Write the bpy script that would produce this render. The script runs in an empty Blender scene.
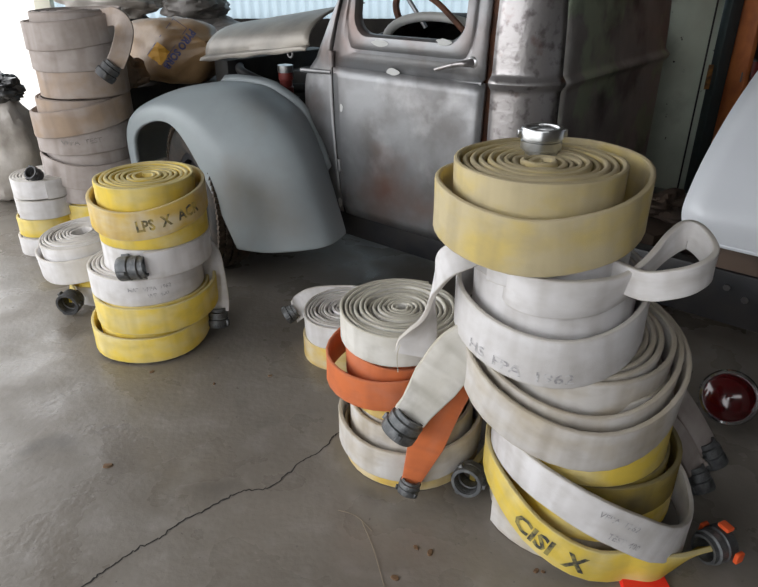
import bpy, bmesh, math, random
from mathutils import Vector, Matrix, noise
random.seed(7)
PI = math.pi
COL = bpy.context.scene.collection
F, PITCH, CH = 650.0, math.radians(27), 1.45

# ------------------------------------------------------------------ camera
cam = bpy.data.cameras.new('camera'); co = bpy.data.objects.new('camera', cam); COL.objects.link(co)
cam.sensor_fit = 'HORIZONTAL'; cam.sensor_width = 36; cam.lens = 36*F/758
cam.clip_start = .05; cam.clip_end = 200
co.location = (0, 0, CH); co.rotation_euler = (PI/2-PITCH, 0, 0)
bpy.context.scene.camera = co

def ray(x, y):
    a = (x-379)/F; b = -(y-293.5)/F; s, c = math.sin(PITCH), math.cos(PITCH)
    return Vector((a, c+b*s, -s+b*c))
def atz(x, y, z=0.0):
    r = ray(x, y); return Vector((0, 0, CH))+r*((z-CH)/r.z)
def atY(x, y, Y):
    r = ray(x, y); return Vector((0, 0, CH))+r*(Y/r.y)

# ------------------------------------------------------------------ materials
def mat(name, base, rough=.7, metal=0, var=None, vscale=6, bump=0, bscale=60, spec=None, extra=None, coords='Object', vlo=.4, vhi=.62):
    m = bpy.data.materials.new(name); m.use_nodes = True
    nt = m.node_tree; N = nt.nodes; L = nt.links; b = N['Principled BSDF']
    b.inputs['Roughness'].default_value = rough; b.inputs['Metallic'].default_value = metal
    if spec is not None: b.inputs['Specular IOR Level'].default_value = spec
    tc = N.new('ShaderNodeTexCoord'); src = tc.outputs[coords]
    def rgb(c):
        n = N.new('ShaderNodeRGB'); n.outputs[0].default_value = (*c, 1); return n.outputs[0]
    cur = rgb(base)
    def mix(fac, a, c):
        n = N.new('ShaderNodeMix'); n.data_type = 'RGBA'
        L.new(fac, n.inputs[0]); L.new(a, n.inputs[6]); L.new(c, n.inputs[7]); return n.outputs[2]
    def nz(scale, lo, hi, detail=5, off=0, src2=None):
        t = N.new('ShaderNodeTexNoise'); t.inputs['Scale'].default_value = scale; t.inputs['Detail'].default_value = detail
        mp = N.new('ShaderNodeMapping'); mp.inputs['Location'].default_value = (off, off*1.7, off*.6)
        L.new(src2 or src, mp.inputs[0]); L.new(mp.outputs[0], t.inputs['Vector'])
        r = N.new('ShaderNodeMapRange'); r.inputs[1].default_value = lo; r.inputs[2].default_value = hi
        L.new(t.outputs['Fac'], r.inputs[0]); return r.outputs[0]
    if var is not None: cur = mix(nz(vscale, vlo, vhi), cur, rgb(var))
    if extra:
        for k, (c, s, lo, hi) in enumerate(extra): cur = mix(nz(s, lo, hi, 6, 3.3*(k+1)), cur, rgb(c))
    L.new(cur, b.inputs['Base Color'])
    if bump:
        t = N.new('ShaderNodeTexNoise'); t.inputs['Scale'].default_value = bscale; t.inputs['Detail'].default_value = 6
        L.new(src, t.inputs['Vector'])
        bp = N.new('ShaderNodeBump'); bp.inputs['Strength'].default_value = bump; bp.inputs['Distance'].default_value = .01
        L.new(t.outputs['Fac'], bp.inputs['Height']); L.new(bp.outputs[0], b.inputs['Normal'])
    return m

def hose_mat(name, base, worn, dirt, edge, dirt_hi=.66):
    """woven jacket: worn patches, faint cross fold marks, edges soiled and darkened like shaded gaps (UV u = metres along, v = across)"""
    m = bpy.data.materials.new(name); m.use_nodes = True
    nt = m.node_tree; N = nt.nodes; L = nt.links; b = N['Principled BSDF']
    b.inputs['Roughness'].default_value = .85; b.inputs['Specular IOR Level'].default_value = .25
    uv = N.new('ShaderNodeUVMap'); sp = N.new('ShaderNodeSeparateXYZ'); L.new(uv.outputs[0], sp.inputs[0])
    oi = N.new('ShaderNodeObjectInfo'); tc = N.new('ShaderNodeTexCoord')
    def rgb(c):
        n = N.new('ShaderNodeRGB'); n.outputs[0].default_value = (*c, 1); return n.outputs[0]
    def mth(op, a, c=None, v=None):
        n = N.new('ShaderNodeMath'); n.operation = op; L.new(a, n.inputs[0])
        if c is not None: L.new(c, n.inputs[1])
        if v is not None: n.inputs[1].default_value = v
        return n.outputs[0]
    def mix(fac, a, c):
        n = N.new('ShaderNodeMix'); n.data_type = 'RGBA'; L.new(fac, n.inputs[0]); L.new(a, n.inputs[6]); L.new(c, n.inputs[7]); return n.outputs[2]
    def mr(x, lo, hi, a=0, c=1):
        r = N.new('ShaderNodeMapRange'); r.inputs[1].default_value = lo; r.inputs[2].default_value = hi
        r.inputs[3].default_value = a; r.inputs[4].default_value = c; L.new(x, r.inputs[0]); return r.outputs[0]
    def vec(sx, sy, off):
        c = N.new('ShaderNodeCombineXYZ'); L.new(mth('MULTIPLY', sp.outputs[0], v=sx), c.inputs[0]); L.new(mth('MULTIPLY', sp.outputs[1], v=sy), c.inputs[1])
        L.new(mth('MULTIPLY', oi.outputs['Random'], v=off), c.inputs[2]); return c.outputs[0]
    def nz(v, detail=4):
        t = N.new('ShaderNodeTexNoise'); t.inputs['Scale'].default_value = 1; t.inputs['Detail'].default_value = detail; L.new(v, t.inputs['Vector']); return t.outputs['Fac']
    c = mix(mr(nz(vec(7, 1.2, 37)), .42, .66), rgb(base), rgb(worn))
    c = mix(mr(nz(vec(19, .3, 91), 2), .45, .8, 0, .55), c, rgb(dirt))        # cross fold marks
    c = mix(mr(nz(vec(15, 2.4, 53), 7), .5, dirt_hi+.2, 0, .5), c, rgb(dirt))
    ev = mth('ABSOLUTE', mth('SUBTRACT', sp.outputs[1], v=.5))
    c = mix(mr(ev, .44, .5, 0, .75), c, rgb(edge))  # edge tint mixes soil with painted shade of the gaps between turns
    L.new(c, b.inputs['Base Color'])
    wv = N.new('ShaderNodeTexNoise'); wv.inputs['Scale'].default_value = 1; wv.inputs['Detail'].default_value = 3
    L.new(vec(420, 60, 5), wv.inputs['Vector'])
    bp = N.new('ShaderNodeBump'); bp.inputs['Strength'].default_value = .35; bp.inputs['Distance'].default_value = .002
    L.new(wv.outputs['Fac'], bp.inputs['Height']); L.new(bp.outputs[0], b.inputs['Normal'])
    return m

M = {}
M['white'] = hose_mat('white hose jacket', (.71, .695, .70), (.60, .58, .57), (.40, .37, .34), (.50, .46, .40))
M['grey'] = hose_mat('greyed hose jacket', (.42, .375, .355), (.34, .295, .27), (.22, .18, .155), (.24, .20, .175))
M['browngrey'] = hose_mat('brown stained grey hose jacket', (.40, .34, .305), (.36, .27, .20), (.22, .17, .14), (.24, .20, .175))
M['cream'] = hose_mat('off white hose jacket', (.70, .68, .64), (.60, .575, .52), (.28, .26, .21), (.50, .46, .36))
M['buff'] = hose_mat('off white soiled hose jacket', (.60, .575, .55), (.50, .44, .35), (.28, .235, .185), (.42, .36, .27))
M['yellow'] = hose_mat('yellow hose jacket', (.74, .545, .085), (.70, .58, .26), (.44, .34, .10), (.60, .52, .30))
M['yellow2'] = hose_mat('faded yellow hose jacket', (.66, .46, .11), (.66, .57, .38), (.42, .27, .12), (.58, .50, .32))
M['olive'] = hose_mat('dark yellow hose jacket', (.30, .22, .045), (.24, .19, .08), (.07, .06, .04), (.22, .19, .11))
M['tan'] = hose_mat('tan hose jacket', (.55, .47, .29), (.60, .47, .17), (.34, .28, .18), (.50, .42, .28))
M['orange'] = hose_mat('orange hose jacket', (.62, .17, .06), (.56, .19, .10), (.34, .10, .05), (.50, .17, .09))
M['coup'] = mat('dark cast coupling metal', (.10, .105, .11), .45, .6, (.17, .175, .18), 40, .3, 200)
M['coupblk'] = mat('black coupling rubber', (.035, .036, .04), .5, .2, (.07, .07, .07), 40)
M['alu'] = mat('machined aluminium', (.62, .63, .64), .28, 1, (.45, .46, .46), 30)
M['redlug'] = mat('orange paint', (.85, .12, .03), .5)
M['ink'] = mat('stencil ink black', (.05, .05, .045), .8, 0, (.30, .25, .08), 40, vlo=.45, vhi=.6)
M['inkf'] = mat('faded stencil ink', (.36, .35, .36), .85, 0, (.60, .59, .59), 90, vlo=.44, vhi=.56)
M['inkg'] = mat('worn stencil ink', (.10, .09, .06), .85, 0, (.50, .37, .10), 28, vlo=.42, vhi=.58)
M['inkg2'] = mat('dark faded ink', (.22, .20, .19), .85, 0, (.38, .34, .32), 40, vlo=.44, vhi=.6)
M['inkb'] = mat('blue print', (.045, .05, .16), .7, 0, (.10, .09, .14), 40)
M['printy'] = mat('yellow print', (.58, .30, .03), .75)
M['steel'] = mat('bare weathered steel', (.27, .275, .285), .40, .6, (.165, .16, .16), 4, .12, 25,
                 extra=[((.40, .40, .41), 6, .55, .8), ((.20, .12, .095), 2.6, .55, .80)])
M['steeld'] = mat('dark and shaded bare steel', (.16, .155, .155), .42, .8, (.09, .085, .085), 4, .15, 25, extra=[((.17, .095, .07), 3.2, .52, .7)])  # darker steel copy; also paints the shade of the cowl top
M['steelr'] = mat('pitted bare steel', (.42, .40, .40), .33, .75, (.22, .20, .20), 26, .15, 60, extra=[((.26, .17, .15), 9, .62, .74)], vlo=.52, vhi=.68)
M['cabback'] = mat('steel with green primer', (.40, .38, .37), .42, .3, (.25, .235, .225), 3, .1, 30, extra=[((.40, .47, .35), 2.3, .50, .55), ((.10, .09, .085), 3.5, .52, .68)])
M['filler'] = mat('white filler', (.55, .56, .55), .8)
M['primer'] = mat('grey primer', (.27, .305, .32), .5, 0, (.235, .265, .28), 3, .04, 50, extra=[((.19, .175, .15), 2.3, .55, .9)])
M['hood'] = mat('hood metal and primer', (.29, .265, .23), .42, .3, (.20, .185, .165), 5, .1, 40, extra=[((.33, .15, .10), 7, .66, .72)])
M['rust'] = mat('rust brown', (.16, .065, .035), .7, .2, (.09, .045, .03), 20, .3, 80)
M['black'] = mat('mottled black', (.012, .012, .013), .6, 0, (.03, .028, .026), 8)  # near black with slightly lighter mottling
M['blackp'] = mat('black paint', (.014, .015, .018), .38, 0, (.028, .026, .026), 7, .1, 50)
M['tyre'] = mat('tyre rubber', (.022, .021, .02), .75, 0, (.045, .036, .03), 14, .2, 80)
M['tread'] = mat('dusty tread rubber', (.10, .075, .055), .85, 0, (.055, .042, .033), 25, .3, 120)
M['sack'] = mat('brown sack plastic', (.30, .19, .095), .42, 0, (.22, .13, .06), 6, .3, 18)
M['kraft'] = mat('kraft paper', (.27, .19, .13), .8, 0, (.20, .14, .1), 8)
M['bagw'] = mat('dirty white plastic', (.50, .47, .44), .55, 0, (.32, .29, .26), 5, .5, 14)
M['bagg'] = mat('grey plastic bag', (.20, .185, .175), .5, 0, (.12, .11, .10), 6, .5, 16)
M['bagb'] = mat('black plastic bag', (.025, .025, .028), .3, 0, (.05, .05, .05), 9, .6, 20)
M['concrete'] = None
M['pale'] = mat('chipped pale green paint', (.58, .65, .55), .6, 0, (.46, .52, .44), 3, .1, 30, extra=[((.10, .095, .08), 2.5, .55, .8), ((.03, .03, .03), 24, .70, .72)])
M['darkgreen'] = mat('dark green paint', (.018, .028, .03), .5)
M['orwood'] = mat('orange stained wood', (.42, .13, .035), .55, 0, (.30, .085, .025), 8)
M['shelfback'] = mat('dark red brown board', (.045, .018, .014), .7)
M['whitecar'] = mat('white car paint', (.74, .77, .82), .25, 0, (.70, .73, .78), 2)
M['board'] = mat('brown dusty board', (.11, .075, .055), .8, 0, (.07, .05, .04), 6)
M['wallwood'] = mat('dark timber wall', (.05, .043, .037), .85, 0, (.028, .025, .023), 4)
M['ceil'] = mat('dull ceiling board', (.12, .115, .11), .9)
M['hazetrim'] = mat('cream haze trim', (.62, .60, .50), .8)
M['chrome'] = mat('chrome', (.75, .76, .78), .12, 1)
M['ruby'] = mat('red lens', (.055, .001, .002), .14, 0, spec=.9)
M['redpl'] = mat('red plastic', (.85, .03, .02), .35)
M['leaf'] = mat('dry leaf', (.16, .09, .045), .8, 0, (.10, .06, .03), 60)
M['straw'] = mat('dry straw', (.26, .21, .14), .8)
M['crack'] = mat('crack dirt', (.022, .02, .018), .95)
M['redcan'] = mat('red tin paint', (.20, .03, .025), .4)
M['seatw'] = mat('pale enamel', (.60, .60, .58), .4)

# concrete floor
m = bpy.data.materials.new('concrete'); m.use_nodes = True; nt = m.node_tree; N = nt.nodes; L = nt.links; b = N['Principled BSDF']
tc = N.new('ShaderNodeTexCoord')
def _nz(s, lo, hi, a=0, c=1, d=8, off=0):
    t = N.new('ShaderNodeTexNoise'); t.inputs['Scale'].default_value = s; t.inputs['Detail'].default_value = d
    mp = N.new('ShaderNodeMapping'); mp.inputs['Location'].default_value = (off, off, 0); L.new(tc.outputs['Object'], mp.inputs[0]); L.new(mp.outputs[0], t.inputs['Vector'])
    r = N.new('ShaderNodeMapRange'); r.inputs[1].default_value = lo; r.inputs[2].default_value = hi; r.inputs[3].default_value = a; r.inputs[4].default_value = c
    L.new(t.outputs['Fac'], r.inputs[0]); return r.outputs[0]
def _mix(f, a, c):
    n = N.new('ShaderNodeMix'); n.data_type = 'RGBA'; L.new(f, n.inputs[0])
    if isinstance(a, tuple): n.inputs[6].default_value = (*a, 1)
    else: L.new(a, n.inputs[6])
    n.inputs[7].default_value = (*c, 1); return n.outputs[2]
c = _mix(_nz(1.6, .35, .68), (.215, .192, .165), (.158, .14, .12))
c = _mix(_nz(9, .52, .75, 0, .6, off=4), c, (.27, .25, .23))
c = _mix(_nz(3.1, .60, .74, 0, .8, off=9), c, (.11, .098, .086))
c = _mix(_nz(60, .68, .74, 0, .7, off=2), c, (.05, .045, .04))
c = _mix(_nz(2.2, .66, .72, 0, .35, off=21.5), c, (.17, .075, .045))
L.new(c, b.inputs['Base Color'])
L.new(_nz(4, .38, .66, .20, .55, off=6), b.inputs['Roughness'])
t = N.new('ShaderNodeTexNoise'); t.inputs['Scale'].default_value = 45; t.inputs['Detail'].default_value = 8; L.new(tc.outputs['Object'], t.inputs['Vector'])
bp = N.new('ShaderNodeBump'); bp.inputs['Strength'].default_value = .22; bp.inputs['Distance'].default_value = .006
L.new(t.outputs['Fac'], bp.inputs['Height']); L.new(bp.outputs[0], b.inputs['Normal'])
M['concrete'] = m
# translucent corrugated sheet
m = bpy.data.materials.new('translucent corrugated sheet'); m.use_nodes = True; nt = m.node_tree; N = nt.nodes; L = nt.links; b = N['Principled BSDF']
b.inputs['Base Color'].default_value = (.50, .60, .66, 1); b.inputs['Roughness'].default_value = .5
tr = N.new('ShaderNodeBsdfTranslucent'); tr.inputs[0].default_value = (.50, .62, .70, 1)
mx = N.new('ShaderNodeMixShader'); mx.inputs[0].default_value = .45
L.new(b.outputs[0], mx.inputs[1]); L.new(tr.outputs[0], mx.inputs[2]); L.new(mx.outputs[0], N['Material Output'].inputs[0])
M['sheet'] = m

# ------------------------------------------------------------------ helpers
def link(name, me, material, parent=None, smooth=True):
    o = bpy.data.objects.new(name, me); COL.objects.link(o)
    if material: me.materials.append(M[material] if isinstance(material, str) else material)
    if smooth:
        for p in me.polygons: p.use_smooth = True
        try: me.set_sharp_from_angle(angle=math.radians(38))
        except Exception: pass
    if parent: o.parent = parent
    return o
def tag(o, label=None, cat=None, group=None, kind=None):
    if label: o['label'] = label
    if cat: o['category'] = cat
    if group: o['group'] = group
    if kind: o['kind'] = kind
    return o
def thing(name, label, cat, loc=(0, 0, 0), rot=(0, 0, 0), group=None):
    o = bpy.data.objects.new(name, None); COL.objects.link(o); o.empty_display_size = .05
    o.location = loc; o.rotation_euler = rot; return tag(o, label, cat, group)
def mesh(name, vs, fs):
    me = bpy.data.meshes.new(name); me.from_pydata([tuple(v) for v in vs], [], fs); me.update(); return me
def box_bm(bm, x0, x1, y0, y1, z0, z1, mtx=None):
    vs = [Vector((x, y, z)) for x in (x0, x1) for y in (y0, y1) for z in (z0, z1)]
    if mtx: vs = [mtx @ v for v in vs]
    v = [bm.verts.new(p) for p in vs]
    for f in ((0, 1, 3, 2), (4, 6, 7, 5), (0, 4, 5, 1), (2, 3, 7, 6), (0, 2, 6, 4), (1, 5, 7, 3)): bm.faces.new([v[i] for i in f])
def bm_obj(name, bm, material, parent=None, smooth=False, bevel=0, seg=2):
    if bevel:
        bmesh.ops.bevel(bm, geom=list(bm.edges), offset=bevel, segments=seg, affect='EDGES', profile=.5)
    bmesh.ops.recalc_face_normals(bm, faces=list(bm.faces))
    me = bpy.data.meshes.new(name); bm.to_mesh(me); bm.free(); return link(name, me, material, parent, smooth or bevel > 0)
def boxes(name, lst, material, parent=None, bevel=.004):
    bm = bmesh.new()
    for l in lst: box_bm(bm, *l)
    return bm_obj(name, bm, material, parent, bevel=bevel)
def lathe_me(name, prof, seg=36, axis='Z', wob=None):
    """closed profile [(r,z)] revolved"""
    vs = []; fs = []; n = len(prof)
    for i in range(seg):
        a = 2*PI*i/seg
        for r, z in prof: vs.append(Vector((r*math.cos(a), r*math.sin(a), z)))
    for i in range(seg):
        for j in range(n):
            k = (j+1) % n; i2 = (i+1) % seg
            fs.append((i*n+j, i2*n+j, i2*n+k, i*n+k))
    return mesh(name, vs, fs)
def fix_normals(me):
    bm = bmesh.new(); bm.from_mesh(me); bmesh.ops.recalc_face_normals(bm, faces=list(bm.faces)); bm.to_mesh(me); bm.free(); return me
def tube_me(name, pts, r, seg=10, closed=False):
    pts = [Vector(p) for p in pts]; vs = []; fs = []; n = len(pts); ref = None
    rr = r if callable(r) else (lambda t: r)
    for i, p in enumerate(pts):
        a = pts[(i-1) % n] if (closed or i > 0) else p; c = pts[(i+1) % n] if (closed or i < n-1) else p
        T = (c-a).normalized()
        if ref is None: ref = T.orthogonal().normalized()
        ref = (ref-T*ref.dot(T)).normalized(); B = T.cross(ref)
        for k in range(seg):
            q = 2*PI*k/seg; vs.append(p+(ref*math.cos(q)+B*math.sin(q))*rr(i/max(1, n-1)))
    for i in range(n if closed else n-1):
        j = (i+1) % n
        for k in range(seg):
            l = (k+1) % seg; fs.append((i*seg+k, i*seg+l, j*seg+l, j*seg+k))
    if not closed: fs.append(tuple(range(seg))[::-1]); fs.append(tuple((n-1)*seg+k for k in range(seg)))
    return mesh(name, vs, fs)
def catmull(P, per=8, closed=False):
    out = []; n = len(P)
    for i in range(n if closed else n-1):
        g = (lambda k: P[k % n]) if closed else (lambda k: P[min(max(k, 0), n-1)])
        p0, p1, p2, p3 = g(i-1), g(i), g(i+1), g(i+2)
        for k in range(per):
            t = k/per; out.append(.5*((2*p1)+(p2-p0)*t+(2*p0-5*p1+4*p2-p3)*t*t+(3*p1-p0-3*p2+p3)*t**3))
    if not closed: out.append(P[-1].copy())
    return out
def loft_me(name, rows, close_u=False):
    """rows of equal length point lists"""
    n = len(rows[0]); vs = [p for r in rows for p in r]; fs = []
    for i in range(len(rows)-1):
        for j in range(n if close_u else n-1):
            k = (j+1) % n; fs.append((i*n+j, i*n+k, (i+1)*n+k, (i+1)*n+j))
    return mesh(name, vs, fs)
def solidify(o, t, off=-1, bev=0):
    md = o.modifiers.new('thickness', 'SOLIDIFY'); md.thickness = t; md.offset = off
    if bev:
        b_ = o.modifiers.new('bevel', 'BEVEL'); b_.width = bev; b_.segments = 2; b_.limit_method = 'ANGLE'
    return o

# ---- the flat hose ribbon ------------------------------------------------
class Ribbon:
    """pts, width directions (unit), outward normals"""
    def __init__(s, P, U, W, TH, outward=None):
        s.P = P; s.W = W; s.TH = TH; n = len(P)
        s.U = []; s.N = []; s.L = [0]
        for i in range(n):
            T = (P[min(i+1, n-1)]-P[max(i-1, 0)]).normalized()
            u = U[i]-T*U[i].dot(T)*.85; u.normalize()
            N_ = T.cross(u).normalized()
            if outward is not None and N_.dot(P[i]-outward) < 0 and abs(N_.dot((P[i]-outward).normalized())) > .3 and i > 0 and False: N_ = -N_
            s.U.append(u); s.N.append(N_)
            if i: s.L.append(s.L[-1]+(P[i]-P[i-1]).length)
    def build(s, name, material, parent, u0=0.0):
        wid = s.W if callable(s.W) else (lambda l: s.W); thk = s.TH if callable(s.TH) else (lambda l: s.TH)
        sec = []                                   # (across -0.5..0.5, out -0.5..0.5)
        for k in (0, 1): pass
        Q = [(-.5, 0, .0), (-.485, .38, .015), (-.455, .5, .045), (-.2, .46, .3), (.2, .46, .7), (.455, .5, .955), (.485, .38, .985), (.5, 0, 1.0),
             (.485, -.38, .985), (.455, -.5, .955), (0, -.46, .5), (-.455, -.5, .045), (-.485, -.38, .015)]
        m_ = len(Q); vs = []; fs = []; uvs = []
        for i, p in enumerate(s.P):
            w = wid(s.L[i]); th = thk(s.L[i])
            for a, o_, v in Q: vs.append(p+s.U[i]*(a*w)+s.N[i]*(o_*th))
        fuv = []
        for i in range(len(s.P)-1):
            for j in range(m_):
                k = (j+1) % m_; fs.append((i*m_+j, i*m_+k, (i+1)*m_+k, (i+1)*m_+j))
                vj, vk = Q[j][2], Q[k][2]
                a, c = s.L[i]+u0, s.L[i+1]+u0
                fuv += [(a, vj), (a, vk), (c, vk), (c, vj)]
        fs.append(tuple(range(m_))[::-1]); fuv += [(s.L[0]+u0, Q[j][2]) for j in range(m_)][::-1]
        e = (len(s.P)-1)*m_; fs.append(tuple(e+j for j in range(m_))); fuv += [(s.L[-1]+u0, Q[j][2]) for j in range(m_)]
        me = mesh(name, vs, fs); ul = me.uv_layers.new(name='UVMap')
        for i, q in enumerate(fuv): ul.data[i].uv = q
        fix = fix_normals(me)
        return link(name, fix, material, parent)
    def at(s, l):
        if l <= 0: return s.P[0], s.U[0], s.N[0]
        for i in range(1, len(s.L)):
            if s.L[i] >= l:
                t = (l-s.L[i-1])/max(1e-9, s.L[i]-s.L[i-1])
                return s.P[i-1].lerp(s.P[i], t), s.U[i-1].lerp(s.U[i], t).normalized(), s.N[i-1].lerp(s.N[i], t).normalized()
        return s.P[-1], s.U[-1], s.N[-1]
    def text(s, name, txt, l0, size, w0, material, parent, sgn=1, flip=False, xs=1.0, rot=False):
        """lay flat lettering on the outer face, one mesh per word: l0 = start length, w0 = baseline across"""
        pos = 0.0
        for word in txt.split():
            cu = bpy.data.curves.new('t', 'FONT'); cu.body = word; cu.size = size; cu.resolution_u = 2; cu.offset = size*(.035 if size > .05 else .012)
            to = bpy.data.objects.new('t', cu); COL.objects.link(to); dg = bpy.context.evaluated_depsgraph_get()
            me = bpy.data.meshes.new_from_object(to.evaluated_get(dg)); bpy.data.objects.remove(to)
            wd = max(v.co.x for v in me.vertices)
            bm = bmesh.new(); bm.from_mesh(me)
            bmesh.ops.triangulate(bm, faces=list(bm.faces))
            bmesh.ops.subdivide_edges(bm, edges=[e for e in bm.edges if e.calc_length() > .012], cuts=2)
            th = s.TH(0) if callable(s.TH) else s.TH
            for v in bm.verts:
                x, y = (v.co.x+pos)*xs, v.co.y
                P_, U_, N_ = s.at(l0-x if flip else l0+x)
                v.co = P_+U_*(w0+y)+N_*(sgn*(th*.5+.0012))
            bm.to_mesh(me); bm.free(); me.name = name
            link(name, me, material, parent, smooth=False)
            pos += wd+size*.55

def key(keys, s, idx):
    if s <= keys[0][0]: return keys[0][idx]
    if s >= keys[-1][0]: return keys[-1][idx]
    n = len(keys)
    def slope(i):
        if i == 0 or i == n-1: return 0
        return (keys[i+1][idx]-keys[i-1][idx])/(keys[i+1][0]-keys[i-1][0])
    for i in range(n-1):
        a, c = keys[i], keys[i+1]
        if s <= c[0]:
            L = c[0]-a[0]; t = (s-a[0])/L
            return (2*t**3-3*t*t+1)*a[idx]+(t**3-2*t*t+t)*L*slope(i)+(-2*t**3+3*t*t)*c[idx]+(t**3-t*t)*L*slope(i+1)

def coil(r, w, turns, pitch, th, end=0.0, d=1, keys=None, step=9, seed=0, sx=1.0, dish=0.0, rmin=.016):
    """spiral ribbon points, outer end first. d=+1: going inwards the angle increases. keys: (turns from end, dr, dz[, lean])"""
    P = []; U = []; keys = keys or [(0, 0, 0)]
    n = int(turns*360/step)
    for i in range(n+1):
        s = i*step/360
        rr = r-pitch*s
        if rr < rmin: break
        a = math.radians(end)+d*2*PI*s
        jr = noise.noise(Vector((math.cos(a)*1.3+seed, math.sin(a)*1.3, s*.35)))*.007*(rr/r)+noise.noise(Vector((math.cos(a)*1.1, math.sin(a)*1.1+seed, s*1.9)))*.0048*(1 if s > 1 else .4)
        jz = noise.noise(Vector((s*1.7+seed*3.1, 4.2, seed)))*.009+noise.noise(Vector((s*9+seed, 1.2, seed)))*.003
        dr = key(keys, s, 1); dz = key(keys, s, 2); ln = key(keys, s, 3) if len(keys[0]) > 3 else 0
        R = rr+dr+jr
        rad = Vector((math.cos(a)*sx, math.sin(a), 0))
        P.append(rad*R+Vector((0, 0, w/2+dz+jz-dish*s)))
        U.append((Vector((0, 0, 1))+rad*ln).normalized())
    if d > 0: pass
    return P, U

def roll(label, x, y, z, r, w, color, turns=11, pitch=.0185, th=.0155, end=0, d=1, keys=None, tilt=(0, 0), step=9, group=None, sx=1.0, dish=0, rmin=.016):
    root = thing('hose_roll', label, 'fire hose', (x, y, z), (math.radians(tilt[0]), math.radians(tilt[1]), 0), group)
    P, U = coil(r, w, turns, pitch, th, end, d, keys, step, random.random()*50, sx, dish, rmin)
    rb = Ribbon(P, U, w, th)
    root['seed_used'] = 0; del root['seed_used']
    o = rb.build('coiled_hose', color, root)
    return root, rb, P, o
def outside(rb, i=5):
    """+1/-1: side of the ribbon normals that faces away from the coil centre"""
    p = rb.P[i]; return 1 if rb.N[i].dot(Vector((p.x, p.y, 0))) > 0 else -1
def inv(root):
    return (Matrix.Translation(root.location) @ root.rotation_euler.to_matrix().to_4x4()).inverted()
def tail(root, pts, ups, w, th, color, per=10, name='hose_tail'):
    """world-space control points -> a child ribbon"""
    I = inv(root); R3 = I.to_3x3()
    P = catmull([I @ Vector(p) for p in pts], per); U = catmull([R3 @ Vector(u).normalized() for u in ups], per)
    rb = Ribbon(P, [u.normalized() for u in U], w, th)
    return rb, rb.build(name, color, root, u0=random.random()*9)
def coupling(root, p, axis, r=.038, ln=.07, kind='coup', lugs=3, lugmat=None, flip=False, world=True, collar=True, spin=0):
    """threaded hose coupling: open ring with flange, collar and lugs; axis points out of the hose; p = hose side"""
    prof = [(r*.80, 0), (r*.86, 0), (r*.86, ln*.18), (r, ln*.22), (r, ln*.50), (r*.93, ln*.53), (r*.93, ln*.56), (r*1.04, ln*.60), (r*1.04, ln*.94), (r*1.0, ln),
            (r*.80, ln), (r*.78, ln*.93), (r*.74, ln*.90), (r*.74, ln*.86), (r*.78, ln*.83), (r*.74, ln*.79), (r*.74, ln*.6), (r*.66, ln*.55), (r*.66, ln*.1), (r*.7, 0)]
    me = fix_normals(lathe_me('coupling', prof, 36))
    o = link('coupling', me, kind, root)
    I = inv(root) if world else Matrix()
    A = (I.to_3x3() @ Vector(axis)).normalized() if world else Vector(axis).normalized()
    P0 = I @ Vector(p) if world else Vector(p)
    q = A.to_track_quat('Z', 'Y') @ Vector((0, 0, 1))
    o.matrix_local = Matrix.Translation(P0) @ A.to_track_quat('Z', 'Y').to_matrix().to_4x4() @ Matrix.Rotation(spin, 4, 'Z')
    for k in range(lugs):
        a = 2*PI*k/lugs
        bm = bmesh.new(); box_bm(bm, r*.98, r*1.22, -r*.16, r*.16, ln*.62, ln*.92)
        lg = bm_obj('lug', bm, lugmat or kind, o, bevel=r*.05); lg.rotation_euler = (0, 0, a)
        if lugmat: lg.scale = (1.1, 2.2, 1.15); lg.location = (0, 0, -ln*.02)
    return o

# ================================================================== SETTING
def struct(o): o['kind'] = 'structure'; return o
fl = mesh('floor', [(-4.2, -8, 0), (6, -8, 0), (6, 6.9, 0), (-4.2, 6.9, 0)], [(0, 1, 2, 3)])
floor = struct(link('floor', fl, 'concrete', smooth=False))
m = mat('pale gravel', (.55, .53, .50), .9, 0, (.42, .40, .37), 3); M['gravel'] = m
gr = struct(link('ground_outside', mesh('ground_outside', [(-60, -40, -.03), (40, -40, -.03), (40, 80, -.03), (-60, 80, -.03)], [(0, 1, 2, 3)]), 'gravel', smooth=False))
def corrugated(name, x0, x1, y, z0, z1, material, pitch=.085, amp=.011):
    n = int((x1-x0)/pitch*8); rows = []
    for z in (z0, z1): rows.append([Vector((x0+(x1-x0)*i/n, y+amp*math.sin(2*PI*(x1-x0)*i/n/pitch), z)) for i in range(n+1)])
    return struct(link(name, loft_me(name, rows), material))
WY = 6.6
corrugated('wall_back', -3.05, 3.2, WY, .95, 3.0, 'sheet')
boxes('light_block_back', [(-3.05, 3.2, WY-.03, WY+.05, 0, .98)], 'wallwood', bevel=0)['kind'] = 'structure'  # opaque lower strip added to cut light reaching the floor behind the truck
boxes('wall_right', [(3.2, 3.32, 2.6, WY, 0, 3.0)], 'wallwood', bevel=0)['kind'] = 'structure'
boxes('wall_side', [(2.2, 3.2, 3.9, 4.0, 0, 3.0)], 'wallwood', bevel=0)['kind'] = 'structure'
boxes('wall_near', [(2.35, 2.47, 1.3, 3.9, 0, 3.0)], 'wallwood', bevel=0)['kind'] = 'structure'
boxes('light_block_front', [(1.62, 1.74, -4.5, 1.3, 0, 3.0), (1.741, 2.47, 1.18, 1.299, 0, 3.0), (-.9, 1.619, -2.6, -2.48, 0, 3.0)], 'wallwood', bevel=0)['kind'] = 'structure'  # unseen walls added to block light from behind and from the right
boxes('ceiling', [(-3.3, 3.4, -1.6, WY+.1, 3.0, 3.1)], 'ceil', bevel=0)['kind'] = 'structure'
boxes('trim_1', [(-3.15, -3.0, WY-.12, WY-.03, 0, 3.0)], 'hazetrim', bevel=.005)['kind'] = 'structure'  # cream colour stands in for pale haze beside the opening

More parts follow.
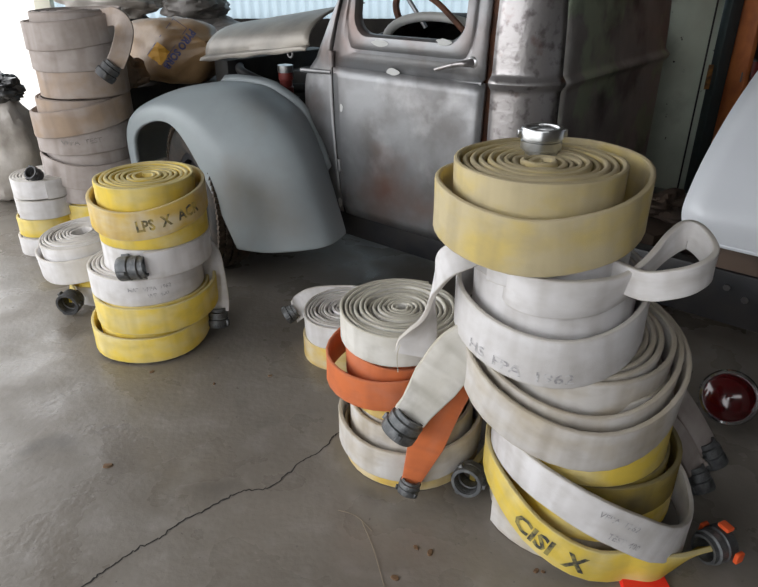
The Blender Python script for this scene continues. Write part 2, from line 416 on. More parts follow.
# crack in the slab (a mark of the floor)
cp = [(343, 430), (333, 437), (322, 450), (300, 462), (283, 478), (268, 489), (247, 490), (228, 497), (205, 510), (180, 522), (160, 538), (138, 548), (118, 562), (98, 575), (78, 590), (60, 604)]
pts = []
for i in range(len(cp)-1):
    for k in range(7):
        t = k/7; x = cp[i][0]*(1-t)+cp[i+1][0]*t; y = cp[i][1]*(1-t)+cp[i+1][1]*t
        p = atz(x, y, .0008); p.x += random.uniform(-.004, .004); p.y += random.uniform(-.005, .005); pts.append(p)
vs = []; fs = []
for i, p in enumerate(pts):
    q = pts[min(i+1, len(pts)-1)]-pts[max(i-1, 0)]; nn = Vector((-q.y, q.x, 0)).normalized()
    wd = (.0020+.0036*abs(noise.noise(Vector((i*.37, 1, 0)))))*(1 if i > 3 else .6)
    vs += [p+nn*wd, p-nn*wd]
    if i: fs.append((2*i-2, 2*i-1, 2*i+1, 2*i))
link('crack', mesh('crack', vs, fs), 'crack', floor, smooth=False)

# ================================================================== TRUCK
UD = Vector((-.77, .64, 0)).normalized(); ND = Vector((-.64, -.77, 0)).normalized()
U0, V0 = 2.0, -2.9
def onv(x, y, v):
    """point of the truck plane v seen at a photo position, as (u, v, z)"""
    r = ray(x, y); C0 = Vector((0, 0, CH)); t = (v-ND.dot(C0))/ND.dot(r); q = C0+r*t
    return Vector((q.dot(UD), v, q.z))
def L_(u, v, z): return Vector((u-U0, v-V0, z))
def world(u, v, z): return UD*u+ND*v+Vector((0, 0, z))
RZ = math.atan2(UD.y, UD.x)
truck = thing('old_truck', 'old stripped truck with bare steel cab and grey primed front fender', 'truck', UD*U0+ND*V0, (0, 0, RZ))
DV = -2.238
def lerp(a, c, t): return a+(c-a)*t
def prof_(tab, z):
    if z <= tab[0][0]: return tab[0][1]
    for a, c in zip(tab, tab[1:]):
        if z <= c[0]: return lerp(a[1], c[1], (z-a[0])/(c[0]-a[0]))
    return tab[-1][1]
HINGE = [(.35, 2.082), (1.0, 2.13), (1.10, 2.13), (1.31, 2.075), (1.66, 1.97)]
FRONT = [(.35, 2.36), (.9, 2.385), (.99, 2.37), (1.03, 2.30), (1.115, 2.235), (1.265, 2.135), (1.33, 2.085), (1.66, 1.985)]
REAR = 1.335
def crown(z):   # side of the cab bulges a little and leans in above the belt
    return DV+.014*math.sin(PI*min(1, max(0, (z-.35)/.66)))-(max(0, z-1.0)**2)*.16
# door: lower skin
rows = []
for i in range(15):
    z = .35+(1.035-.35)*i/14; r = []
    for j in range(19):
        t = j/18; u = lerp(REAR, prof_(HINGE, z)-.006, t); edge = min(t, 1-t)*(2.1-REAR)
        vv = crown(z)-(.010 if edge < .012 else 0)-(.012 if i == 0 else 0)
        r.append(L_(u, vv, z))
    rows.append(r)
door = link('door', loft_me('door', rows), 'steel', truck)
solidify(door, .03, 0)
# door: window surround, rings between the rounded opening and the door outline
def rrect(u0, u1, z0, z1, r, n):
    pts = []
    cs = [(u1-r, z1-r, 0), (u0+r, z1-r, 90), (u0+r, z0+r, 180), (u1-r, z0+r, 270)]
    for cu_, cz, a0 in cs:
        for k in range(n+1):
            a = math.radians(a0+90*k/n); pts.append((cu_+r*math.cos(a), cz+r*math.sin(a)))
    return pts
ri = rrect(1.435, 1.995, 1.172, 1.56, .085, 8)
rings = []
def outer_pt(u, z):
    cu_, cz = 1.71, 1.36; du, dz = u-cu_, z-cz; best = 1e9
    # ray to the door outline
    t = 1.0
    while t < 3:
        uu, zz = cu_+du*t, cz+dz*t
        if uu < REAR or zz < 1.035 or zz > 1.66 or uu > prof_(HINGE, zz)-.006: break
        t += .004
    return cu_+du*t, cz+dz*t
ro = [outer_pt(u, z) for u, z in ri]
prof = [(0, -.035), (0, -.006), (.05, .006), (.20, .010), (.34, .004), (.42, -.004), (.52, .003), (.60, 0), (1, 0)]
for f, dv in prof:
    rings.append([L_(lerp(a[0], c[0], f), crown(lerp(a[1], c[1], f))+dv, lerp(a[1], c[1], f)) for a, c in zip(ri, ro)])
wf = link('window_surround', loft_me('window_surround', rings, True), 'steel', door)
solidify(wf, .012, 0)
# belt moulding on door and cowl
def bead(name, u0, u1, z0, z1, parent, material='steel', r=.011, off=0):
    pts = [L_(lerp(u0, u1, k/12), crown(lerp(z0, z1, k/12))+off, lerp(z0, z1, k/12)) for k in range(13)]
    me = tube_me(name, pts, r, 10)
    return link(name, me, material, parent)
bead('belt_moulding', 1.345, 2.118, 1.035, 1.005, door)
bead('belt_crease', 1.345, 2.118, 1.012, .982, door, 'steeld', .004)
# handle
hp = [L_(1.395, crown(1.10)+.012, 1.11), L_(1.395, crown(1.10)+.05, 1.11), L_(1.42, crown(1.1)+.058, 1.107), L_(1.47, crown(1.1)+.056, 1.095), L_(1.535, crown(1.1)+.05, 1.075)]
hd = link('door_handle', tube_me('door_handle', catmull(hp, 5), lambda t: .015-.008*t, 10), 'steelr', door)
me = fix_normals(lathe_me('handle_rose', [(.0, 0), (.022, 0), (.022, .008), (.014, .014), (0, .014)], 20))
hr = link('handle_rose', me, 'alu', door); hr.location = L_(1.395, crown(1.1)-.002, 1.11); hr.rotation_euler = (-PI/2, 0, 0)
def patch(u, z, a, c, seed, off=.0165, parent=None):
    vs = [L_(u, crown(z)+off, z)]; n = 18
    for k in range(n):
        q = 2*PI*k/n; s = 1+.35*noise.noise(Vector((math.cos(q)*1.4+seed, math.sin(q)*1.4, seed)))
        vs.append(L_(u+a*s*math.cos(q), crown(z+c*s*math.sin(q))+off, z+c*s*math.sin(q)))
    link('filler_patch', mesh('filler_patch', vs, [(0, 1+k, 1+(k+1) % n) for k in range(n)]), 'filler', parent or door)
q = onv(395, 73, DV); patch(q.x, q.z+.006, .035, .013, 1)
for (x, y, a, c, s) in [(343, 201, .013, .024, 3), (345, 107, .010, .016, 4), (382, 43, .045, .012, 5), (445, 42, .035, .012, 6), (331, 156, .018, .020, 7)]:
    q = onv(x, y, DV); patch(q.x, q.z, a, c, s, .0165)
# cowl / windscreen pillar
rows = []
for i in range(31):
    z = .35+1.31*i/30; a, f = prof_(HINGE, z)+.006, prof_(FRONT, z); r = []
    for j in range(13):
        t = j/12; u = lerp(a, f, t); vv = crown(z)-.075*t**3*min(1, (f-a)/.2)+(.012*math.exp(-((t-.12)/.08)**2) if z > 1.05 else 0)
        r.append(L_(u, vv, z))
    zz = z
    r += [L_(f-.004, crown(z)-.10, z), L_(f-.02, crown(z)-.13, z)]
    rows.append(r)
cowl = link('cowl_panel', loft_me('cowl_panel', rows), 'steel', truck); solidify(cowl, .008, 0)
bead('belt_moulding', 2.14, 2.335, 1.005, .998, cowl)
me = tube_me('hinge', [L_(2.125, crown(1.07)+.012, 1.03), L_(2.125, crown(1.07)+.014, 1.10)], .014, 12); link('hinge', me, 'steel', cowl)
me = tube_me('hinge', [L_(2.087, crown(.55)+.008, .56), L_(2.091, crown(.55)+.008, .62)], .012, 12); link('hinge', me, 'steel', cowl)
# firewall and arched cowl top
rows = []
for u, zb in ((2.35, .98), (2.25, 1.04), (2.15, 1.09), (2.08, 1.11)):
    rows.append([L_(u, lerp(crown(1)-.12, -3.5, k/16), zb+.08*math.sin(PI*k/16)) for k in range(17)])
solidify(link('cowl_top', loft_me('cowl_top', rows), 'steeld', truck), .006)  # dark steel paints in the shade over the cowl top
boxes('firewall', [(L_(2.33, 0, 0).x, L_(2.345, 0, 0).x, L_(0, -3.55, 0).y, L_(0, -2.39, 0).y, .36, 1.10)], 'black', truck, .003)
# rear corner and back of the cab
path = []
R = .22
for k in range(11):
    a = math.radians(90*k/10); path.append((1.305-R*math.sin(a), DV-R+R*math.cos(a)))
for k in range(1, 14): path.append((1.305-R, DV-R-1.02*k/13))
for k in range(1, 9):
    a = math.radians(90*k/8); path.append((1.305-R+.12*(1-math.cos(a)), path[23][1]-.12*math.sin(a)))
rows = []
zs = [.35+.05*i for i in range(28)]
zs = sorted(set(zs+[1.01, 1.02, 1.028, 1.036, 1.045, 1.054, 1.062, 1.07, 1.08]))
for z in zs:
    bulge = .016*1.5*math.exp(-((z-1.045)/.018)**2); r = []
    lean = (max(0, z-1.0)**2)*.16
    for k, (u, v) in enumerate(path):
        if k: tdir = Vector((u-path[k-1][0], v-path[k-1][1], 0)).normalized()
        else: tdir = Vector((-1, 0, 0))
        nn = Vector((-tdir.y, tdir.x, 0)); nn = -nn if nn.dot(Vector((-1, 1, 0))) < 0 else nn
        r.append(L_(u+nn.x*(bulge-lean), v+nn.y*(bulge-lean), z))
    rows.append(r)
nb = len(path)
def sub(rows, a, c): return [r[a:c] for r in rows]
corner = link('cab_corner', loft_me('cab_corner', sub(rows, 0, 9)), 'steelr', truck); solidify(corner, .01, 0)
back = link('cab_back', loft_me('cab_back', sub(rows, 8, nb)), 'cabback', truck); solidify(back, .01, 0)
# jamb behind the door gap, roof, far side, floor
boxes('door_jamb', [(L_(1.28, 0, 0).x, L_(1.36, 0, 0).x, L_(0, DV-.10, 0).y, L_(0, DV-.03, 0).y, .36, 1.64)], 'rust', truck, .004)
boxes('cab_floor', [(L_(1.10, 0, 0).x, L_(2.33, 0, 0).x, L_(0, -3.55, 0).y, L_(0, DV-.05, 0).y, .36, .40)], 'black', truck, .003)
boxes('far_side_panel', [(L_(1.15, 0, 0).x, L_(2.33, 0, 0).x, L_(0, -3.60, 0).y, L_(0, -3.56, 0).y, .40, 1.13)], 'black', truck, .003)
rows = []
for i in range(9):
    t = i/8; u = lerp(1.12, 2.02, t)
    rows.append([L_(u, lerp(DV-.07, -3.55, k/16), 1.655+.10*math.sin(PI*k/16)**.6*math.sin(PI*(t*.8+.1))**.5) for k in range(17)])
solidify(link('roof', loft_me('roof', rows), 'steel', truck), .008)
# cab contents seen through the window
sw = link('steering_wheel', tube_me('steering_wheel', [L_(1.80, -2.62, 1.10)+Vector((.19*math.sin(a)*.35, 0, .13*math.sin(a)))+Vector((.0, .0, 0))+Vector((-.27*math.cos(a)*.9, -.10*math.cos(a), 0)) for a in [2*PI*k/40 for k in range(40)]], .021, 10, True), 'seatw', truck)
link('wheel_spoke', tube_me('wheel_spoke', [L_(1.56, -2.71, 1.10), L_(2.04, -2.53, 1.10)], .008, 8), 'seatw', sw)
b0 = [onv(398, -6, -2.75), onv(396, 6, -2.75), onv(399, 18, -2.75), onv(406, 27, -2.75)]
link('cab_brace', tube_me('cab_brace', catmull([L_(*p) for p in b0], 6), .017, 8), 'rust', truck)
b0 = [onv(405, -6, -2.8), onv(414, 8, -2.8), onv(426, 28, -2.8)]
link('gear_lever', tube_me('gear_lever', catmull([L_(*p) for p in b0], 6), .011, 8), 'steel', truck)
b0 = [onv(422, -8, -2.6), onv(440, 5, -2.6), onv(464, 31, -2.6)]
link('cab_brace', tube_me('cab_brace', catmull([L_(*p) for p in b0], 6), .014, 8), 'rust', truck)
rows = []
for i in range(9):
    u = lerp(1.15, 2.25, i/8)
    rows.append([L_(u, v, zz) for v, zz in ((-3.50, 1.10), (-3.45, 1.17), (-3.35, 1.19+.012*math.sin(i*1.9)), (-3.2, 1.16), (-3.1, 1.05))])
link('dashboard', loft_me('dashboard', rows), 'black', truck)
# hood side: a curved sheet propped over the engine bay
rows = []
for i in range(21):
    t = i/20; u = lerp(2.30, 3.12, t); zl = lerp(1.115, 1.0, t); zt = lerp(1.27, 1.145, t); r = []
    for k in range(13):
        q = k/12; a = q*PI/2
        r.append(L_(u+.02*math.sin(a), -2.26-.42*(1-math.cos(a))*(1-.25*t)-.02*t, zl+(zt-zl)*math.sin(a)))
    r = [L_(u, -2.235, zl-.03+.004*math.sin(i)), L_(u, -2.245, zl-.012), L_(u, -2.262, zl-.008)]+r
    rows.append(r)
hood = link('hood_panel', loft_me('hood_panel', rows), 'hood', truck); solidify(hood, .007, 0)
hl = link('hood_latch', tube_me('hood_latch', [L_(2.42+.016*math.cos(a), -2.25, 1.062+.016*math.sin(a)) for a in [2*PI*k/16 for k in range(16)]], .005, 8, True), 'steel', truck)
# fender
def F3(u, v, z): return L_(u, v, z)
lip = [(3.14, .47), (3.11, .64), (3.00, .73), (2.82, .782), (2.68, .755), (2.54, .615), (2.41, .42), (2.305, .245)]
sho = [(3.22, .45), (3.20, .65), (3.09, .77), (2.87, .845), (2.63, .84), (2.43, .735), (2.245, .55), (2.10, .275)]
cre = [(3.34, .43), (3.32, .62), (3.19, .77), (2.95, .875), (2.66, .915), (2.41, .885), (2.11, .70), (1.925, .30)]
inn = [(3.40, .43), (3.38, .62), (3.22, .775), (2.97, .875), (2.70, .90), (2.49, .875), (2.27, .735), (1.935, .315)]
vl = [-1.775, -1.765, -1.758, -1.75, -1.75, -1.75, -1.75, -1.75]
cols = []
for k in range(8):
    c4 = [F3(lip[k][0]-.0*k, vl[k]-.02, lip[k][1]-.0), F3(lip[k][0], vl[k], lip[k][1]), F3(sho[k][0], vl[k]-.025, sho[k][1]), F3(cre[k][0], -1.965 if k < 7 else -1.93, cre[k][1]), F3(inn[k][0], -2.225 if k < 7 else -2.09, inn[k][1])]
    cols.append(catmull(c4, 8))
full = []
for j in range(len(cols[0])): full.append(catmull([c[j] for c in cols], 7))
fender = link('front_fender', loft_me('front_fender', full), 'primer', truck); solidify(fender, .012, 0)
fender.modifiers.new('s', 'SUBSURF').levels = 0
# bright flange along the inner edge
fl_ = [full[-1][i]+Vector((0, .012, .006)) for i in range(22, 46)]
fl2 = [p+Vector((-.0, -.035, .028)) for p in fl_]
fo = link('fender_flange', loft_me('fender_flange', [fl_, fl2]), 'primer', fender); solidify(fo, .006)
# nose panel in front
rows = []
c0 = onv(160, 100, -2.33)
for i in range(13):
    a = math.radians(-88+176*i/12); rows.append([L_(c0.x+.27*math.sin(a), -2.33-.40*k/10, c0.z-.07+.115*math.cos(a)**.7*(1 if k else .96)) for k in range(11)])
solidify(link('nose_panel', loft_me('nose_panel', rows), 'primer', truck), .01)
# engine bay
boxes('engine_block', [(L_(2.50, 0, 0).x, L_(3.05, 0, 0).x, L_(0, -3.05, 0).y, L_(0, -2.78, 0).y, .50, .88)], 'black', truck, .02)
boxes('radiator', [(L_(3.10, 0, 0).x, L_(3.22, 0, 0).x, L_(0, -3.2, 0).y, L_(0, -2.40, 0).y, .45, .96)], 'black', truck, .01)
lv = link('louvre_panel', tube_me('louvre_panel', [L_(2.45, -3.25, .9), L_(3.05, -3.25, .9)], .01, 8), 'steeld', truck)
for k in range(4): link('louvre', tube_me('louvre', [L_(2.72, -3.10, .965-.032*k), L_(2.98, -3.10, .965-.032*k)], .008, 8), 'steel', lv)
q = onv(286, 80, -2.42)
me = fix_normals(lathe_me('fluid_can', [(0, 0), (.035, 0), (.038, .01), (.038, .05), (.033, .055), (.033, .085), (.038, .09), (.037, .13), (.0, .135)], 24))
can = link('fluid_reservoir', me, 'redcan', truck); can.location = L_(q.x, q.y, q.z-.085)
me = fix_normals(lathe_me('cap', [(0, 0), (.040, 0), (.041, .035), (.0, .042)], 24)); cc = link('cap', me, 'alu', can); cc.location = (0, 0, .125)
bk = boxes('reservoir_bracket', [(L_(q.x-.05, 0, 0).x, L_(2.34, 0, 0).x if q.x < 2.34 else L_(q.x+.05, 0, 0).x, L_(0, q.y-.05, 0).y, L_(0, q.y+.05, 0).y, q.z-.105, q.z-.085)], 'black', truck, .003)
link('radiator_hose', tube_me('radiator_hose', catmull([L_(3.12, -2.5, .92), L_(2.98, -2.42, .90), L_(2.8, -2.5, .84), L_(2.66, -2.7, .82), L_(2.6, -2.85, .82)], 8), .026, 12), 'black', truck)
link('rod', tube_me('rod', [L_(2.38, -2.36, .98), L_(2.36, -2.40, .80)], .012, 8), 'alu', truck)
boxes('inner_wing', [(L_(2.36, 0, 0).x, L_(3.15, 0, 0).x, L_(0, -2.27, 0).y, L_(0, -2.24, 0).y, .40, .80)], 'black', truck, .003)
boxes('frame_rail', [(L_(-.9, 0, 0).x, L_(1.30, 0, 0).x, L_(0, -2.37, 0).y, L_(0, -2.30, 0).y, .32, .512)], 'blackp', truck, .006)
boxes('sill_rail', [(L_(1.22, 0, 0).x, L_(2.36, 0, 0).x, L_(0, -2.40, 0).y, L_(0, -2.30, 0).y, .20, .352)], 'blackp', truck, .006)
boxes('frame_rail', [(L_(-.9, 0, 0).x, L_(3.2, 0, 0).x, L_(0, -3.3, 0).y, L_(0, -3.2, 0).y, .28, .45)], 'blackp', truck, .006)
for x, y in ((727, 287), (745, 300)):
    q = onv(x, y, -2.30); me = fix_normals(lathe_me('bolt', [(0, 0), (.012, 0), (.012, .008), (0, .009)], 8)); b_ = link('bolt', me, 'steeld', truck); b_.location = L_(q.x, -2.30, q.z); b_.rotation_euler = (-PI/2, 0, 0)
# wheels
def wheel(u, v, R, W, yaw, name='front_wheel'):
    w_ = thing(name, None, None); w_.parent = truck; w_.location = L_(u, v, R); w_.rotation_euler = (PI/2, 0, yaw)
    pr = []
    for a in range(-100, 101, 20):
        t = math.radians(a); pr.append((R-.075+.068*math.cos(t)*(1 if abs(a) > 40 else 1), W/2*math.sin(t)*1.02))
    pr = [(R-.16, -W*.36), (R-.13, -W*.47)]+[(min(r, R-.004), z) for r, z in pr]+[(R-.13, W*.47), (R-.16, W*.36)]
    ty = link('tyre', fix_normals(lathe_me('tyre', pr, 72)), 'tyre', w_)
    # tread blocks
    bm = bmesh.new()
    for i in range(84):
        a = 2*PI*i/84
        for j, off in enumerate((-.39, -.20, 0, .20, .39)):
            mt = Matrix.Rotation(a+(.035 if j % 2 else 0), 4, 'Z') @ Matrix.Translation((R-.004-(.012 if abs(off) > .3 else 0), 0, off*W)) @ Matrix.Rotation(.25 if j % 2 else -.25, 4, 'X')
            box_bm(bm, -.012, .007, -.0125, .0125, -.082*W, .082*W, mt)
    bm_obj('tread', bm, 'tread', ty)
    link('rim', fix_normals(lathe_me('rim', [(R-.15, -W*.35), (R-.165, -W*.3), (R-.17, 0), (.10, .02), (.09, .05), (0, .05), (0, -.0), (.09, -.01), (R-.19, -.03), (R-.19, -W*.35)], 48)), 'blackp', w_)
    for o in w_.children: pass
    return w_
wheel(2.745, -1.92, .38, .19, math.radians(-17))

# ================================================================== HOSES
GA, GM, GB, GC, GE = 'rolls in the tall stack on the right', 'rolls in the low middle stack', 'rolls in the yellow topped stack', 'rolls in the tall grey stack', 'rolls in the small far left stack'
UPZ = (0, 0, 1)
def full_roll(label, x, y, z, r, w, color, lead=None, lead_u=None, **kw):
    """roll whose outer end runs on through world-space lead points (nearest the coil last)"""
    turns = kw.get('turns', 10); pitch = kw.get('pitch', .0185); th = kw.get('th', .0138); tilt = kw.get('tilt', (0, 0))
    root = thing('hose_roll', label, 'fire hose', (x, y, z), (math.radians(tilt[0]), math.radians(tilt[1]), 0), kw.get('group'))
    P, U = coil(r, w, turns, pitch, th, kw.get('end', 0), kw.get('d', 1), kw.get('keys'), kw.get('step', 9), kw.get('seed', (x*7.3+z*13.7) % 50), kw.get('sx', 1), kw.get('dish', 0), kw.get('rmin', .016))
    if lead:
        I = inv(root); R3 = I.to_3x3()
        cp_ = [I @ Vector(p) for p in lead]+[P[0], P[1]]
        cu_ = [(R3 @ Vector(u)).normalized() for u in lead_u]+[U[0], U[1]]
        LP = catmull(cp_, 8)[:-9]; LU = [u.normalized() for u in catmull(cu_, 8)[:-9]]
        P = LP+P; U = LU+U
    rb = Ribbon(P, U, kw.get('wf') or w, th)
    if kw.get('split'):
        k = int(kw['split'][0]*360/kw.get('step', 9)); W_ = kw.get('wf') or w
        ra = Ribbon(P[:k+1], U[:k+1], W_, th); ra.build('outer_turn', kw['split'][1], root)
        Ribbon(P[k:], U[k:], W_, th).build('coiled_hose', color, root, u0=3)
    else: o = rb.build('coiled_hose', color, root)
    return root, rb, len(LP) if lead else 0
def stencil(root, rb, txt, ang, size, w0, material, n0=0, xs=1.0, d=1, sag=0):
    """text starting where the outer turn passes the given angle"""
    best = None
    for i in range(n0, min(len(rb.P), n0+41)):
        p = rb.P[i]; a = math.degrees(math.atan2(p.y, p.x)) % 360; df = abs((a-ang+180) % 360-180)
        if best is None or df < best[0]-1e-3: best = (df, i)
    i = best[1]; s = 1 if rb.N[i].dot(Vector((rb.P[i].x, rb.P[i].y, 0))) > 0 else -1
    return rb.text('stencil_text', txt, rb.L[i], size, w0, material, root, s, flip=(d < 0), xs=xs)

# ---------------- right stack (A), bottom to top
rA10, b, n = full_roll('soiled white hose roll on the floor, bottom of the tall right stack', .565, 1.475, 0, .238, .112, 'buff', group=GA, turns=4, end=200, d=1,
                       keys=[(0, .01, 0), (.5, .006, 0), (1.2, 0, 0)])
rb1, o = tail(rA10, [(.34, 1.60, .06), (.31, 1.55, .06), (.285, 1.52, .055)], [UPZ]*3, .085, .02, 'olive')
coupling(rA10, (.29, 1.53, .058), (-.42, -.86, .16), .046, .075, 'coup', 3)
keysA9 = [(0, .016, -.108), (.06, .02, -.098), (.14, .028, -.045), (.24, .034, .03), (.42, .025, .02), (.6, .01, .0), (1, 0, 0)]
rA9, b, n = full_roll('yellow hose with black stencilled letters trailing to an orange lugged coupling, right stack', .585, 1.445, .113, .250, .10, 'yellow', group=GA, turns=4, end=282, d=-1, keys=keysA9, wf=lambda l: .062+.045*min(1, l/.22),
                      lead=[(.875, 1.240, .052), (.83, 1.220, .052), (.77, 1.192, .054), (.71, 1.175, .055)], lead_u=[(.1, -.9, 1), (.05, -.6, 1), (0, -.3, 1), (0, 0, 1)])
stencil(rA9, b, 'CISI X', 206, .075, -.028, 'ink', n, 1.0, d=1) if False else None
def stencil_at(root, rb, txt, x, size, w0, material, lo=0, hi=60, xs=1.0, dirn=-1):
    """dirn -1: reading direction runs against the ribbon"""
    i = min(range(lo, min(hi, len(rb.P))), key=lambda k: abs(rb.P[k].x-x)+(0 if rb.P[k].y < 0 else 9)); s = 1 if rb.N[i].dot(Vector((rb.P[i].x, rb.P[i].y, 0))) > 0 else -1
    return rb.text('stencil_text', txt, rb.L[i], size, w0, material, root, s, flip=(dirn < 0), xs=xs)
stencil_at(rA9, b, 'CISI X', -.215, .072, -.03, 'ink', n-6, n+40, 1.0)
coupling(rA9, (.865, 1.235, .054), (.90, .40, -.02), .047, .075, 'coup', 4, 'redlug')
keysA8 = [(0, -.02, -.06), (.07, .015, -.10), (.144, .038, -.125), (.228, .048, -.085), (.311, .048, .005), (.408, .046, .08), (.533, .03, .09), (.8, .0, .0), (1.0, -.03, -.03), (1.2, -.03, -.04)]
rA8, b, n = full_roll('white hose band slanting down to the right across the foot of the right stack', .59, 1.43, .165, .25, .115, 'white', group=GA, turns=3, end=22, d=-1, keys=keysA8)
stencil_at(rA8, b, 'VFPA  1962', -.06, .026, .012, 'inkf', 0, 30, .9); stencil_at(rA8, b, 'TEST 400', -.04, .026, -.036, 'inkf', 0, 30, .9)
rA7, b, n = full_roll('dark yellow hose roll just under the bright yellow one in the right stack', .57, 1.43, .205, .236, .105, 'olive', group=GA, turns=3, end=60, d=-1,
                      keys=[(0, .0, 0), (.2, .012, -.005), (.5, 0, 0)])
rbx, o = tail(rA7, [(.70, 1.58, .33), (.86, 1.535, .22), (.955, 1.52, .09), (.965, 1.515, .075)], [(.5, .6, .4)]*4, .085, .016, 'grey')
coupling(rA7, (.955, 1.52, .085), (.25, -.35, -.55), .036, .075, 'coup', 2)
rA6, b, n = full_roll('bright yellow hose roll between white rolls in the right stack', .55, 1.42, .315, .222, .12, 'yellow', group=GA, turns=4, end=100, d=1,
                      keys=[(0, .01, 0), (.9, 0, 0)])
rA5, b, n = full_roll('white hose roll hidden behind the sagging turns in the right stack', .53, 1.42, .436, .215, .112, 'buff', group=GA, turns=4, end=90, d=1)
rbx, o = tail(rA5, [(.66, 1.60, .48), (.80, 1.60, .40), (.93, 1.60, .24), (1.01, 1.57, .12)], [(.5, .6, .4)]*4, .09, .016, 'grey')
coupling(rA5, (1.0, 1.575, .135), (.35, -.3, -.6), .038, .08, 'coup', 2)
keysA4 = [(0, .01, -.02), (.2, .026, -.04), (.45, .026, -.105), (.72, .012, -.035), (.95, .01, 0), (1.2, .020, -.035), (1.45, .012, -.085), (1.7, .012, -.025), (2.0, .012, 0), (2.45, .0, -.01), (2.7, .012, -.01), (3.2, 0, -.01), (4, 0, 0)]
rA4, b, n = full_roll('grey white hose roll with loose outer turns sagging at front, right stack', .505, 1.43, .532, .262, .124, 'buff', group=GA, turns=10, end=105, d=1, keys=keysA4, pitch=.0195, tilt=(8, 0))
keysA3 = [(0, .02, -.03), (.15, .022, -.05), (.42, .022, -.085), (.7, .006, .0), (.95, 0, 0), (1.1, 0, 0)]
rA3, b, n = full_roll('white hose roll stencilled FPA 1962 in the right stack', .43, 1.42, .684, .212, .125, 'white', group=GA, turns=8, end=115, d=1, keys=keysA3)
stencil(rA3, b, 'HS  FPA  1962', 208, .036, -.046, 'inkf', 0, 1.2)
# roll with a loop on the right and a strap on the left
rA2, b, n = full_roll('white hose roll with a loop sticking out right and strap hanging left', .398, 1.425, .812, .186, .100, 'white', group=GA, turns=8, end=215, d=1, keys=[(0, .0, 0), (1, 0, 0)])
loop = [(.30, 1.37, .822), (.285, 1.275, .822), (.335, 1.220, .820), (.42, 1.202, .824), (.50, 1.222, .834), (.565, 1.258, .866), (.625, 1.300, .904), (.668, 1.312, .925), (.690, 1.275, .915), (.684, 1.215, .898), (.640, 1.178, .886), (.59, 1.175, .872), (.54, 1.205, .856), (.49, 1.30, .852)]
rbx, o = tail(rA2, loop, [(0, 0, 1), (0, 0, 1), (0, 0, 1), (0, -.1, 1), (0, -.2, 1), (0, -.25, 1), (.1, .0, 1), (0, 0, 1), (0, 0, 1), (0, 0, 1), (0, 0, 1), (0, 0, 1), (0, .0, 1), (0, 0, 1)],
              lambda l: .092-.026*max(0, min(1, (l-.30)/.12)), .014, 'white', 8, 'hose_loop')
strap = [Vector((.262, 1.36, .875)), Vector((.232, 1.335, .885)), atY(448, 262, 1.35), atY(436, 283, 1.42), atY(429, 308, 1.46), atY(422, 328, 1.485), atY(417, 343, 1.50), atY(414, 355, 1.50)]
rbx, o = tail(rA2, strap, [(0, 0, 1), (0, .1, 1), (-.3, .6, .7), (.1, .9, .2), (.35, .85, .15), (.8, .4, .0), (1, .0, -.08), (1, -.05, -.15)], lambda l: .072+.035*max(0, min(1, (l-.36)/.12)), .013, 'white', 8, 'hose_strap')
link('loose_thread', tube_me('loose_thread', catmull([inv(rA2) @ atY(400, 345, 1.47), inv(rA2) @ atY(397, 356, 1.46), inv(rA2) @ atY(398, 372, 1.46)], 5), .0016, 5), 'cream', rA2)
# big tail with dark coupling over the middle stack
wt = [(.40, 1.40, .655), (.30, 1.385, .63), atY(462, 350, 1.385), atY(440, 376, 1.41), atY(421, 402, 1.42), atY(410, 416, 1.42)]
rbx, o = tail(rA3, wt, [(.75, -.25, -.6)]*6, lambda l: .128-.03*max(0, min(1, (l-.34)/.1)), .022, 'cream')
coupling(rA3, atY(411, 415, 1.42), (-.42, -.10, -.62), .050, .07, 'coup', 3, spin=.4)
keysA1 = [(0, .02, -.05), (.17, .020, -.045), (.36, .012, -.066), (.47, .020, -.052), (.58, .034, -.022), (.70, .046, .0), (.88, .03, 0), (1.04, 0, 0)]
rA1, b, n = full_roll('tan hose roll with an aluminium coupling on top, topmost of the right stack', .36, 1.42, .935, .208, .125, 'tan', group=GA, turns=11, end=120, d=1, keys=keysA1, rmin=.02)
coupling(rA1, (.376, 1.50, 1.052), (0, .02, 1), .047, .062, 'alu', 2)

# ---------------- middle stack (M)
rM5, b, n = full_roll('faded yellow hose roll on the floor, bottom of the middle stack', .11, 1.73, 0, .226, .105, 'yellow2', group=GM, turns=4, end=90, d=1)
rM4, b, n = full_roll('soiled white hose roll with open turns above the yellow base of the middle stack', .11, 1.72, .108, .236, .108, 'buff', group=GM, turns=7, end=80, d=1, pitch=.027,
                      keys=[(0, .0, -.02), (.25, .008, -.045), (.5, .005, -.06), (.8, 0, -.02), (1, 0, 0)])
rM3, b, n = full_roll('small faded yellow hose roll under the orange one', .09, 1.72, .218, .165, .10, 'yellow2', group=GM, turns=4, end=90, d=1)
keysM2 = [(0, .0, 0), (.12, .03, -.01), (.22, .052, -.03), (.33, .03, -.05), (.6, .0, -.03), (1, .0, 0), (1.25, .012, -.01), (1.6, 0, -.035), (2.0, 0, -.01), (3, 0, 0)]
rM2, b, n = full_roll('orange hose roll with flat tail hanging to the floor', .062, 1.72, .324, .172, .102, 'orange', group=GM, turns=6, end=110, d=1, keys=keysM2, pitch=.020, th=.010)
ot = [(.215, 1.585, .37), atY(458, 378, 1.52), atY(441, 412, 1.485), atY(426, 445, 1.465), atY(414, 474, 1.46), atY(410, 482, 1.46)]
rbx, o = tail(rM2, ot, [(.9, .25, -.3), (.85, -.1, -.35), (.9, -.1, -.3), (.9, -.1, -.3), (.9, -.1, -.3), (.9, -.1, -.3)], lambda l: .105-.035*max(0, (l-.3)/.1), .010, 'orange')
coupling(rM2, atY(411.5, 479, 1.46), (-.16, -.1, -.6), .032, .045, 'coup', 3)
